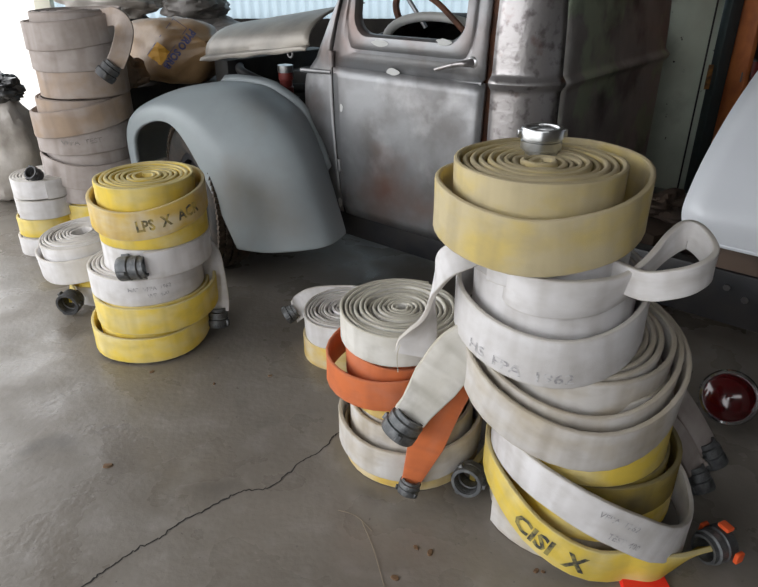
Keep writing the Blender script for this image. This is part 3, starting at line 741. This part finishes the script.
rM1, b, n = full_roll('off white tightly wound hose roll on top of the orange roll', .068, 1.72, .432, .184, .100, 'cream', group=GM, turns=13, end=60, d=1, pitch=.0140, th=.0100, tilt=(1.5, 0))
# roll behind
rL1, b, n = full_roll('faded yellow hose roll on the floor behind the middle stack', -.135, 2.33, 0, .175, .10, 'yellow2', turns=3, end=90)
rL2, b, n = full_roll('white hose roll with dark coupling on its left, behind the middle stack', -.135, 2.33, .101, .175, .105, 'white', turns=11, end=92, d=-1, pitch=.0145, th=.0105, tilt=(2, -2),
                      lead=[(-.372, 2.50, .085), (-.335, 2.515, .115), (-.265, 2.515, .15)], lead_u=[(.5, .3, .8), (.3, .3, .9), UPZ])
coupling(rL2, (-.362, 2.50, .095), (-.80, -.25, -.45), .036, .055, 'coup', 3)

# ---------------- yellow topped stack (B)
rB6, b, n = full_roll('yellow hose roll with a sagging front turn on the floor, bottom of its stack', -.965, 2.45, .028, .235, .112, 'yellow', group=GB, turns=6, end=60, d=1, pitch=.017, th=.013,
                      keys=[(0, .01, 0), (.3, .02, -.012), (.5, .012, -.024), (.68, .015, -.024), (.85, .0, 0), (1.3, 0, -.0), (1.6, 0, -.012), (2, 0, 0)])
rB5, b, n = full_roll('yellow hose roll just above the sagging floor roll, left front stack', -.945, 2.45, .143, .240, .115, 'yellow', group=GB, turns=4, end=20, d=-1,
                      keys=[(0, .012, .01), (.2, .005, -.005), (.6, 0, 0)])
rB4, b, n = full_roll('white hose roll with faint stencil between yellow and coupled white rolls', -.955, 2.45, .260, .228, .115, 'white', group=GB, turns=8, end=70, d=1, pitch=.016, th=.013)
stencil(rB4, b, 'MAT  VFPA 1962', 268, .024, .008, 'inkf', 0, .9); stencil(rB4, b, 'WP 400', 283, .024, -.022, 'inkf', 0, .9)
rbx, o = tail(rB4, [(-.80, 2.62, .34), (-.745, 2.58, .34), (-.715, 2.54, .27), (-.70, 2.50, .16), (-.703, 2.488, .10)], [(.7, .5, .4)]*2+[(.8, .1, .2)]*3, .10, .018, 'white')
coupling(rB4, (-.702, 2.492, .115), (-.03, -.12, -.6), .043, .085, 'coup', 3)
rB3, b, n = full_roll('white hose roll with a dark coupling laid across its front', -.905, 2.45, .376, .212, .112, 'white', group=GB, turns=4, end=277, d=1, keys=[(0, .014, -.004), (.12, .008, 0), (.4, 0, 0)])
coupling(rB3, (-.872, 2.212, .436), (-.99, .03, -.12), .045, .10, 'coup', 3)
rB2, b, n = full_roll('yellow hose roll second from the top of the left front stack', -.895, 2.45, .490, .214, .113, 'yellow', group=GB, turns=4, end=90, d=1)
rB1, b, n = full_roll('yellow hose roll with a slanting stencilled outer turn, top of the left front stack', -.905, 2.45, .605, .212, .113, 'yellow', group=GB, turns=9, end=120, d=1, pitch=.0205, th=.0145,
                      keys=[(0, .01, -.04), (.17, .012, -.05), (.42, .008, -.072), (.7, .018, -.015), (.95, 0, 0), (1.1, 0, 0)], split=(1.0, 'yellow2'))
stencil(rB1, b, 'LPS  X ACR', 276, .058, -.020, 'inkg', 0, .8)

# ---------------- two rolls left of B (D)
rD3, b, n = full_roll('white hose roll on the floor left of the yellow topped stack', -1.33, 2.88, 0, .165, .10, 'white', turns=4, end=120)
rD2, b, n = full_roll('yellow hose roll with a black coupling facing out, left of the front stack', -1.33, 2.86, .101, .158, .095, 'yellow', turns=4, end=230, d=1,
                      lead=[(-1.415, 2.665, .065), (-1.43, 2.70, .10)], lead_u=[(.3, .2, 1), (.2, .1, 1)])
coupling(rD2, (-1.41, 2.68, .066), (-.10, -.95, -.05), .052, .075, 'coupblk', 3)
rD1, b, n = full_roll('wide white hose roll, slightly tilted, beside the yellow topped stack', -1.385, 2.86, .210, .212, .118, 'white', turns=11, end=110, d=1, pitch=.0155, th=.0112, tilt=(3, -4),
                      keys=[(0, .012, -.04), (.25, .012, -.055), (.5, .008, -.05), (.8, 0, -.02), (1.0, 0, 0)])

# ---------------- tall grey stack (C)
CS = [('yellow', 'yellow hose roll on the floor at the foot of the tall left stack', -1.59, .230), ('yellow', 'upper yellow hose roll of the tall left stack, under grey rolls', -1.585, .233),
      ('grey', 'grey hose roll resting directly on the yellow ones, tall left stack', -1.60, .236), ('grey', 'grey hose roll, second above the yellow ones, tall left stack', -1.605, .240),
      ('grey', 'grey hose roll with faint lettering in the tall left stack', -1.61, .243),
      ('grey', 'brown stained grey hose roll with a steeply slanting outer turn, tall left stack', -1.60, .246), ('browngrey', 'brown stained grey hose roll, third from the top of the tall left stack', -1.56, .222),
      ('grey', 'grey hose roll with dark blotches, second from the top of the tall left stack', -1.565, .230), ('grey', 'grey hose roll with hanging coupled tail, top of the tall left stack', -1.555, .226)]
CS[5] = ('browngrey',)+CS[5][1:]
for k, (c_, lab, x_, r_) in enumerate(CS):
    z_ = k*.1378; ks = [(0, .006, 0), (1, 0, 0)]
    if k == 3: ks = [(0, .01, -.02), (.2, .014, -.01), (.4, .014, -.055), (.7, .010, -.045), (.95, 0, 0), (1.1, 0, 0)]
    if k == 5: ks = [(0, .01, -.05), (.2, .022, -.065), (.45, .014, -.03), (.7, .012, .02), (1, 0, 0)]
    if k == 8: ks = [(0, .012, -.04), (.2, .024, -.045), (.45, .014, -.03), (.7, .008, .008), (1, 0, 0)]
    rC, b, n = full_roll(lab, x_, 3.6, z_, r_, .134, c_, group=GC, turns=(10 if k == 8 else 3), end=(100+(k*53 % 40)), d=1, keys=ks, step=10)
    if k == 4: stencil(rC, b, 'VFPA  TEST', 262, .036, -.01, 'inkg2', 0, 1.1)
    if k == 8:
        rbx, o = tail(rC, [atY(104, 18, 3.52), atY(116, 17, 3.44), atY(124, 28, 3.38), atY(122, 46, 3.33), atY(115, 66, 3.31)], [UPZ, (.2, 0, 1), (.6, .5, .5), (.85, .3, .1), (.9, .2, .1)], .088, .02, 'browngrey')
        coupling(rC, atY(114, 64, 3.31), (-.45, -.15, -.5), .046, .085, 'coupblk', 3)
# ---------------- small far stack (E)
ES = [('white', 'white hose roll on the floor, bottom of the small far left stack'), ('yellow', 'yellow hose roll in the small far left stack'), ('white', 'white hose roll on the yellow one, small far left stack'), ('white', 'white hose roll with black coupling, top of the small far left stack')]
for k, (c_, lab) in enumerate(ES):
    rE, b, n = full_roll(lab, -1.865+.008*k, 3.45, k*.108, (.160, .152, .160, .165)[k], .104, c_, group=GE, turns=(8 if k == 3 else 3), end=120+60*k, d=1, pitch=.016, th=.013)
    if k == 3: coupling(rE, (-1.80, 3.35, .440), (-.25, -.75, .55), .036, .065, 'coupblk', 3)

# ================================================================== CLUTTER
def blob(name, material, parent, rx, ry, rz, seed, lump=.08, p=2.6, taper=None, seg=40, rings_=26, fold=0):
    vs = []; fs = []
    def sg(x, e): return math.copysign(abs(x)**e, x)
    e = 2/p
    for i in range(rings_+1):
        t = PI*i/rings_-PI/2
        for j in range(seg):
            a = 2*PI*j/seg
            d_ = Vector((sg(math.cos(t), e)*sg(math.cos(a), e), sg(math.cos(t), e)*sg(math.sin(a), e), sg(math.sin(t), e)))
            s = 1+lump*noise.noise(d_*1.8+Vector((seed, 0, 0)))*1.6+lump*.5*noise.noise(d_*5+Vector((0, seed, 0)))
            if fold: s += fold*abs(noise.noise(d_*3.2+Vector((seed*2, 3, 0))))*-1
            v = Vector((d_.x*rx*s, d_.y*ry*s, d_.z*rz*s))
            if taper: v = taper(v)
            v.z = max(v.z, -rz*.92)
            vs.append(v+Vector((0, 0, rz*.92)))
    for i in range(rings_):
        for j in range(seg):
            k = (j+1) % seg; fs.append((i*seg+j, i*seg+k, (i+1)*seg+k, (i+1)*seg+j))
    me = mesh(name, vs, fs); bm = bmesh.new(); bm.from_mesh(me); bmesh.ops.remove_doubles(bm, verts=list(bm.verts), dist=.0005); bm.to_mesh(me); bm.free()
    return link(name, me, material, parent)
# grille shell of the truck that carries the sack
boxes('grille_shell', [(L_(3.26, 0, 0).x, L_(3.98, 0, 0).x, L_(0, -3.1, 0).y, L_(0, -2.42, 0).y, .36, .80)], 'black', truck, .05)
# brown sack
sp_ = Vector(atY(160, 62, 4.22)); 
ax = Vector((.62, -.60, 0)).normalized()
sk = thing('absorbent_sack', 'brown plastic sack with blue lettering and yellow square lying by the hood', 'sack', (-1.27, 4.22, .80), (0, 0, math.atan2(ax.y, ax.x)))
def tp(v):
    q = v.x/.46
    k = 1
    if q > .55: k = 1-.72*((q-.55)/.45)**1.4
    v = Vector((v.x*(1.0 if q < .55 else 1.02), v.y*k, v.z*k+(.10*(1-k) if q > .55 else 0)))
    return v
body = blob('sack_body', 'sack', sk, .46, .23, .185, 3, .07, 2.5, tp, 56, 34, .05)
bpy.context.view_layer.update()
def on_body(txt, size, mtx, material, name):
    cu = bpy.data.curves.new('t', 'FONT'); cu.body = txt; cu.size = size; cu.resolution_u = 2; cu.offset = size*.05
    to = bpy.data.objects.new('t', cu); COL.objects.link(to); me = bpy.data.meshes.new_from_object(to.evaluated_get(bpy.context.evaluated_depsgraph_get())); bpy.data.objects.remove(to)
    return me
from mathutils.bvhtree import BVHTree
def project(me, name, material, place, direction, off):
    """drop a flat mesh onto the sack along a direction (sack space)"""
    bm = bmesh.new(); bm.from_mesh(body.data); tree = BVHTree.FromBMesh(bm); bm.free()
    bm = bmesh.new(); bm.from_mesh(me); bmesh.ops.triangulate(bm, faces=list(bm.faces))
    for _ in range(2): bmesh.ops.subdivide_edges(bm, edges=[e for e in bm.edges if e.calc_length() > .018], cuts=1)
    for v in bm.verts:
        p = place @ v.co; h, nn, _, _ = tree.ray_cast(p-direction*1.0, direction)
        v.co = (h+nn*off) if h else p
    bm.to_mesh(me); bm.free(); me.name = name
    return link(name, me, material, body, smooth=False)
I = inv(sk); R3 = I.to_3x3()
view = (R3 @ ray(165, 50)).normalized()
def img_frame(x0, y0, x1, y1, D):
    """frame on the sack front: origin and reading direction given as two photo points"""
    a = I @ atY(x0, y0, D); c = I @ atY(x1, y1, D); X = (c-a).normalized(); Z = -view; Yv = Z.cross(X).normalized()
    m_ = Matrix((X, Yv, Z)).transposed().to_4x4(); m_.translation = a; return m_, (c-a).length
fm, ln = img_frame(166.5, 67, 192, 31, 4.0)
me = on_body('PYRO SORB', .055, None, None, None); xs = [v.co.x for v in me.vertices]; wx = max(xs)
# the bag reads down the slope from the tied end
fm2, ln = img_frame(190, 29, 163, 65, 4.0)
for v in me.vertices: v.co.x *= ln/wx
project(me, 'printed_name', 'inkb', fm2, view, .0025)
sq = mesh('q', [(0, 0, 0), (.10, 0, 0), (.10, .085, 0), (0, .085, 0)], [(0, 1, 2, 3)])
bm = bmesh.new(); bm.from_mesh(sq); bmesh.ops.subdivide_edges(bm, edges=list(bm.edges), cuts=6, use_grid_fill=True); bm.to_mesh(sq); bm.free()
fm3, _ = img_frame(149, 61, 160, 46, 4.0)
fm3b, _ = img_frame(161, 64, 172, 49, 4.0)
project(sq, 'printed_square', 'printy', img_frame(161, 65.5, 172, 50, 4.0)[0], view, .002)
bx_ = bpy.data.meshes.new('o'); bm = bmesh.new()
for (x0, x1, y0, y1) in ((.0, .27, .0, .003), (.0, .27, .087, .09), (0, .003, 0, .09), (.267, .27, 0, .09)):
    vv = [bm.verts.new(p) for p in ((x0, y0, 0), (x1, y0, 0), (x1, y1, 0), (x0, y1, 0))]; bm.faces.new(vv)
bm.to_mesh(bx_); bm.free()
project(bx_, 'printed_frame', 'inkb', img_frame(161, 65.5, 172, 50, 4.0)[0], view, .0022)
tag(blob('paper_bag', 'kraft', None, .14, .12, .10, 9, .15, 2.4, fold=.2), 'small crumpled brown paper bag beside the tall grey stack', 'bag').location = (-1.47, 3.87, .802)
boxes('grille_shell_top', [(L_(3.62, 0, 0).x, L_(4.02, 0, 0).x, L_(0, -2.42, 0).y, L_(0, -2.05, 0).y, .40, .80)], 'black', truck, .03)
# bags heaped behind
HB = [('bagg', -2.30, 5.5, 0, .42, .34, .40, 'grey bag at the bottom left of the heap behind the sack'), ('bagg', -1.40, 5.5, 0, .44, .34, .40, 'grey bag on the floor at the right of the heap'),
      ('bagg', -2.10, 5.5, .75, .36, .34, .17, 'grey bag in the middle layer of the heap, left half'), ('bagg', -1.36, 5.5, .75, .36, .34, .17, 'grey bag in the middle layer of the heap, right half'), ('bagw', -2.06, 5.5, 1.07, .38, .30, .13, 'dirty white bag on top of the heap under the corrugated wall'),
      ('bagg', -1.42, 5.5, 1.07, .24, .25, .11, 'rumpled grey bag on top of the heap behind the hood')]
for k, (m_, x, y, z, rx, ry, rz, lab) in enumerate(HB):
    o = blob('plastic_bag', m_, None, rx, ry, rz, 11+k*5, .16, 2.6, seg=72, rings_=44, fold=.10); o.location = (x, y, z); tag(o, lab, 'bag')
o = blob('white_sack', 'bagw', None, .26, .22, .36, 41, .10, 2.6, fold=.15); o.location = (-2.52, 4.3, 0); tag(o, 'tall dirty white sack standing at the far left edge', 'sack')
o = blob('black_bag', 'bagb', None, .13, .14, .09, 51, .25, 2.2, seg=64, rings_=40, fold=.3); o.location = (-2.40, 4.28, .655); tag(o, 'crumpled black plastic bag on the tall white sack', 'bag')
o = blob('brown_sack', 'bagg', None, .20, .18, .50, 61, .08, 2.6, fold=.1); o.location = (-2.86, 4.75, 0); tag(o, 'brown grey sack cut off by the left edge', 'sack')
# white rear panel on the frame
pn = thing('white_fender', 'white curved vehicle panel resting above the dark frame rail at the right edge', 'vehicle panel', world(.3, -2.35, .605), (0, 0, RZ))
Ip = inv(pn)
edge = [onv(683, 236, -2.20), onv(682.5, 222, -2.185), onv(683, 208, -2.19), onv(691, 187, -2.235), onv(702, 163, -2.31), onv(716, 137, -2.41), onv(732, 110, -2.53), onv(748, 86, -2.66), onv(764, 64, -2.80), onv(785, 40, -2.98)]
edge = catmull(edge, 4); rows = []
for i in range(15):
    t = i/14
    rows.append([Ip @ world(e.x-1.05*t, e.y+.05*math.sin(PI*t*.8), e.z+.045*math.sin(PI*t*.6)*(1 if j > 2 else .5)) for j, e in enumerate(edge)])
o = link('panel_skin', loft_me('panel_skin', rows), 'whitecar', pn); solidify(o, .012, 0)
lipm = tube_me('rolled_edge', [r[0] for r in rows], .010, 8); link('rolled_edge', lipm, 'whitecar', pn)
bd = boxes('timber_block', [(-.60, .46, -.09, .09, 0, .088)], 'board', None, .005); bd.location = world(.0, -2.40, .5125); bd.rotation_euler = (0, 0, RZ)
tag(bd, 'dusty brown timber lying on the dark frame rail under the white panel', 'timber')
cr = boxes('wooden_crate', [(-.22, .22, -.16, .16, 0, .40)], 'board', None, .006); cr.location = (1.30, 2.85, 0); cr.rotation_euler = (0, 0, .5)
tag(cr, 'dark dusty wooden crate in the shadow behind the tall right stack', 'crate')
rg = blob('rag', 'board', None, .16, .12, .06, 71, .3, 2.2, fold=.4); rg.location = (1.30, 2.85, .40); tag(rg, 'rust brown rag heaped on the dark crate', 'rag')
# red tail lamp
la = Vector((-.42, -.74, .52)).normalized()
tl = thing('tail_lamp', 'round red tail lamp with a chrome ring lying in the dark at right', 'lamp', (1.213, 1.845, 0))
def put(o, c, a): o.matrix_local = Matrix.Translation(c) @ a.to_track_quat('Z', 'Y').to_matrix().to_4x4(); return o
lc = Vector((0, 0, .105))
put(link('housing', fix_normals(lathe_me('housing', [(0, -.09), (.05, -.085), (.078, -.05), (.084, 0), (.084, .006), (0, .006)], 40)), 'blackp', tl), lc, la)
put(link('chrome_ring', fix_normals(lathe_me('chrome_ring', [(.080, 0), (.094, 0), (.097, .008), (.092, .018), (.084, .020), (.080, .012)], 48)), 'chrome', tl), lc, la)
put(link('red_lens', fix_normals(lathe_me('red_lens', [(0, .0), (.083, .0), (.083, .014), (.075, .024), (.055, .034), (.03, .041), (0, .043)], 48)), 'ruby', tl), lc, la)
put(link('lens_boss', fix_normals(lathe_me('lens_boss', [(0, .038), (.014, .040), (.012, .048), (0, .050)], 20)), 'ruby', tl), lc, la)
# red scrap
pp = [atz(x, y) for x, y in ((619, 581), (628, 576), (640, 579), (663, 575), (672, 592), (625, 600))]
c0 = sum(pp, Vector())/6; vs = [p-c0 for p in pp]; vs = vs+[v*.92+Vector((0, 0, .012)) for v in vs]
o = link('red_scrap', mesh('red_scrap', vs, [tuple(range(6))[::-1], tuple(range(6, 12))]+[(i, (i+1) % 6, 6+(i+1) % 6, 6+i) for i in range(6)]), 'redpl', None, False); o.location = c0; tag(o, 'bright red plastic scrap on the floor at the bottom edge', 'scrap')
# litter
LT = [(108, 466, .011, 'curled brown leaf alone on the left half of the floor'), (430, 553, .008, 'brown leaf speck below the crack near the bottom'), (395, 578, .008, 'brown leaf bit at the bottom edge of the floor'), (536, 571, .006, 'tiny crumb by the bottom of the right stack'),
      (416, 548, .006, 'tiny leaf bit left of the leaf specks near the bottom'), (270, 376, .006, 'small dark speck in the middle of the floor'), (214, 384, .005, 'dark crumb just in front of the yellow stack'), (543, 572, .004, 'crumb touching the foot of the right stack'), (152, 372, .007, 'dark bit at the foot of the yellow floor roll')]
for k, (x, y, s, lab) in enumerate(LT):
    vs = []; n_ = 10; random.seed(k+3)
    for ring in (0, 1):
        for j in range(n_):
            a = 2*PI*j/n_; q = s*(1+.4*noise.noise(Vector((math.cos(a)*2+k, math.sin(a)*2, 1))))*(1 if ring == 0 else .8)
            vs.append(Vector((q*1.5*math.cos(a), q*math.sin(a), (.0 if ring == 0 else .003)+.35*s*abs(math.cos(a))*ring)))
    o = link('leaf_bit', mesh('leaf_bit', vs, [tuple(range(n_))[::-1], tuple(range(n_, 2*n_))]+[(j, (j+1) % n_, n_+(j+1) % n_, n_+j) for j in range(n_)]), 'leaf'); o.location = atz(x, y); o.rotation_euler = (0, 0, k*1.3); tag(o, lab, 'leaf')
tw = [atz(x, y, .004) for x, y in ((362, 522), (372, 545), (381, 575), (384, 586))]
o = link('straw', tube_me('straw', [p-tw[0] for p in catmull(tw, 5)], .0008, 6), 'straw'); o.location = tw[0]; tag(o, 'thin dry straw on the concrete below the middle stack', 'straw')
tw = [atz(x, y, .004) for x, y in ((338, 510), (356, 516), (372, 531))]
o = link('straw', tube_me('straw', [p-tw[0] for p in catmull(tw, 5)], .0007, 6), 'straw'); o.location = tw[0]; tag(o, 'short dry straw crossing the longer straw on the concrete', 'straw')
# right background
dr = boxes('door_1', [(1.49, 1.83, 3.76, 3.80, 0, 2.1)], 'pale', None, .004); struct(dr)
bm = bmesh.new(); box_bm(bm, -.014, .014, -.006, .006, -.065, .065); lt = bm_obj('latch', bm, mat('rusty latch', (.30, .13, .03), .7, .1, (.10, .06, .03), 40), dr, bevel=.003); lt.location = (atY(709, 77, 3.755)); 
boxes('edge_strip', [(1.785, 1.792, 3.752, 3.762, 0, 2.1)], 'black', dr, 0)
struct(boxes('trim_2', [(1.84, 1.90, 3.70, 3.80, 0, 2.6)], 'darkgreen', None, .004))
sh = thing('shelf_unit', 'orange brown wooden shelf unit at the top right edge', 'shelf', (2.155, 3.66, 0))
boxes('side_panel', [(-.25, -.225, -.13, .13, 0, 1.9)], 'orwood', sh, .003); boxes('side_panel', [(.225, .25, -.13, .13, 0, 1.9)], 'orwood', sh, .003)
boxes('back_panel', [(-.225, .225, .115, .13, 0, 1.9)], 'shelfback', sh, .002)
for z in (.10, .50, .865, 1.155, 1.50, 1.86): boxes('shelf_board', [(-.224, .224, -.125, .114, z, z+.022)], 'orwood', sh, .003)
def tin(x, y, z, r, h, m_, lab, name='tin_can', cat='can'):
    t_ = thing(name, lab, cat, (x, y, z))
    link('can_body', fix_normals(lathe_me('can_body', [(0, 0), (r, 0), (r, h*.9), (r*.9, h), (0, h)], 24)), m_, t_)
    link('lid', fix_normals(lathe_me('lid', [(0, h), (r*.75, h), (r*.75, h+.008), (0, h+.01)], 24)), 'steeld', t_)
tin(1.975, 3.60, .888, .04, .10, 'redcan', 'red tin on the lower visible shelf')
tin(1.925, 3.56, .888, .022, .05, 'steeld', 'small dark jar beside the red tin', 'jar', 'jar')
tin(1.965, 3.58, 1.178, .04, .07, 'blackp', 'black tin on the upper visible shelf')


# ================================================================== LIGHT
w = bpy.data.worlds.new('sky'); bpy.context.scene.world = w; w.use_nodes = True
bg = w.node_tree.nodes['Background']; bg.inputs[0].default_value = (.965, .98, 1.0, 1); bg.inputs[1].default_value = 3.5
sc = bpy.context.scene
sc.view_settings.view_transform = 'Standard'; sc.view_settings.look = 'None'; sc.view_settings.exposure = .0; sc.view_settings.gamma = 1
sc.cycles.use_denoising = True; sc.cycles.max_bounces = 8
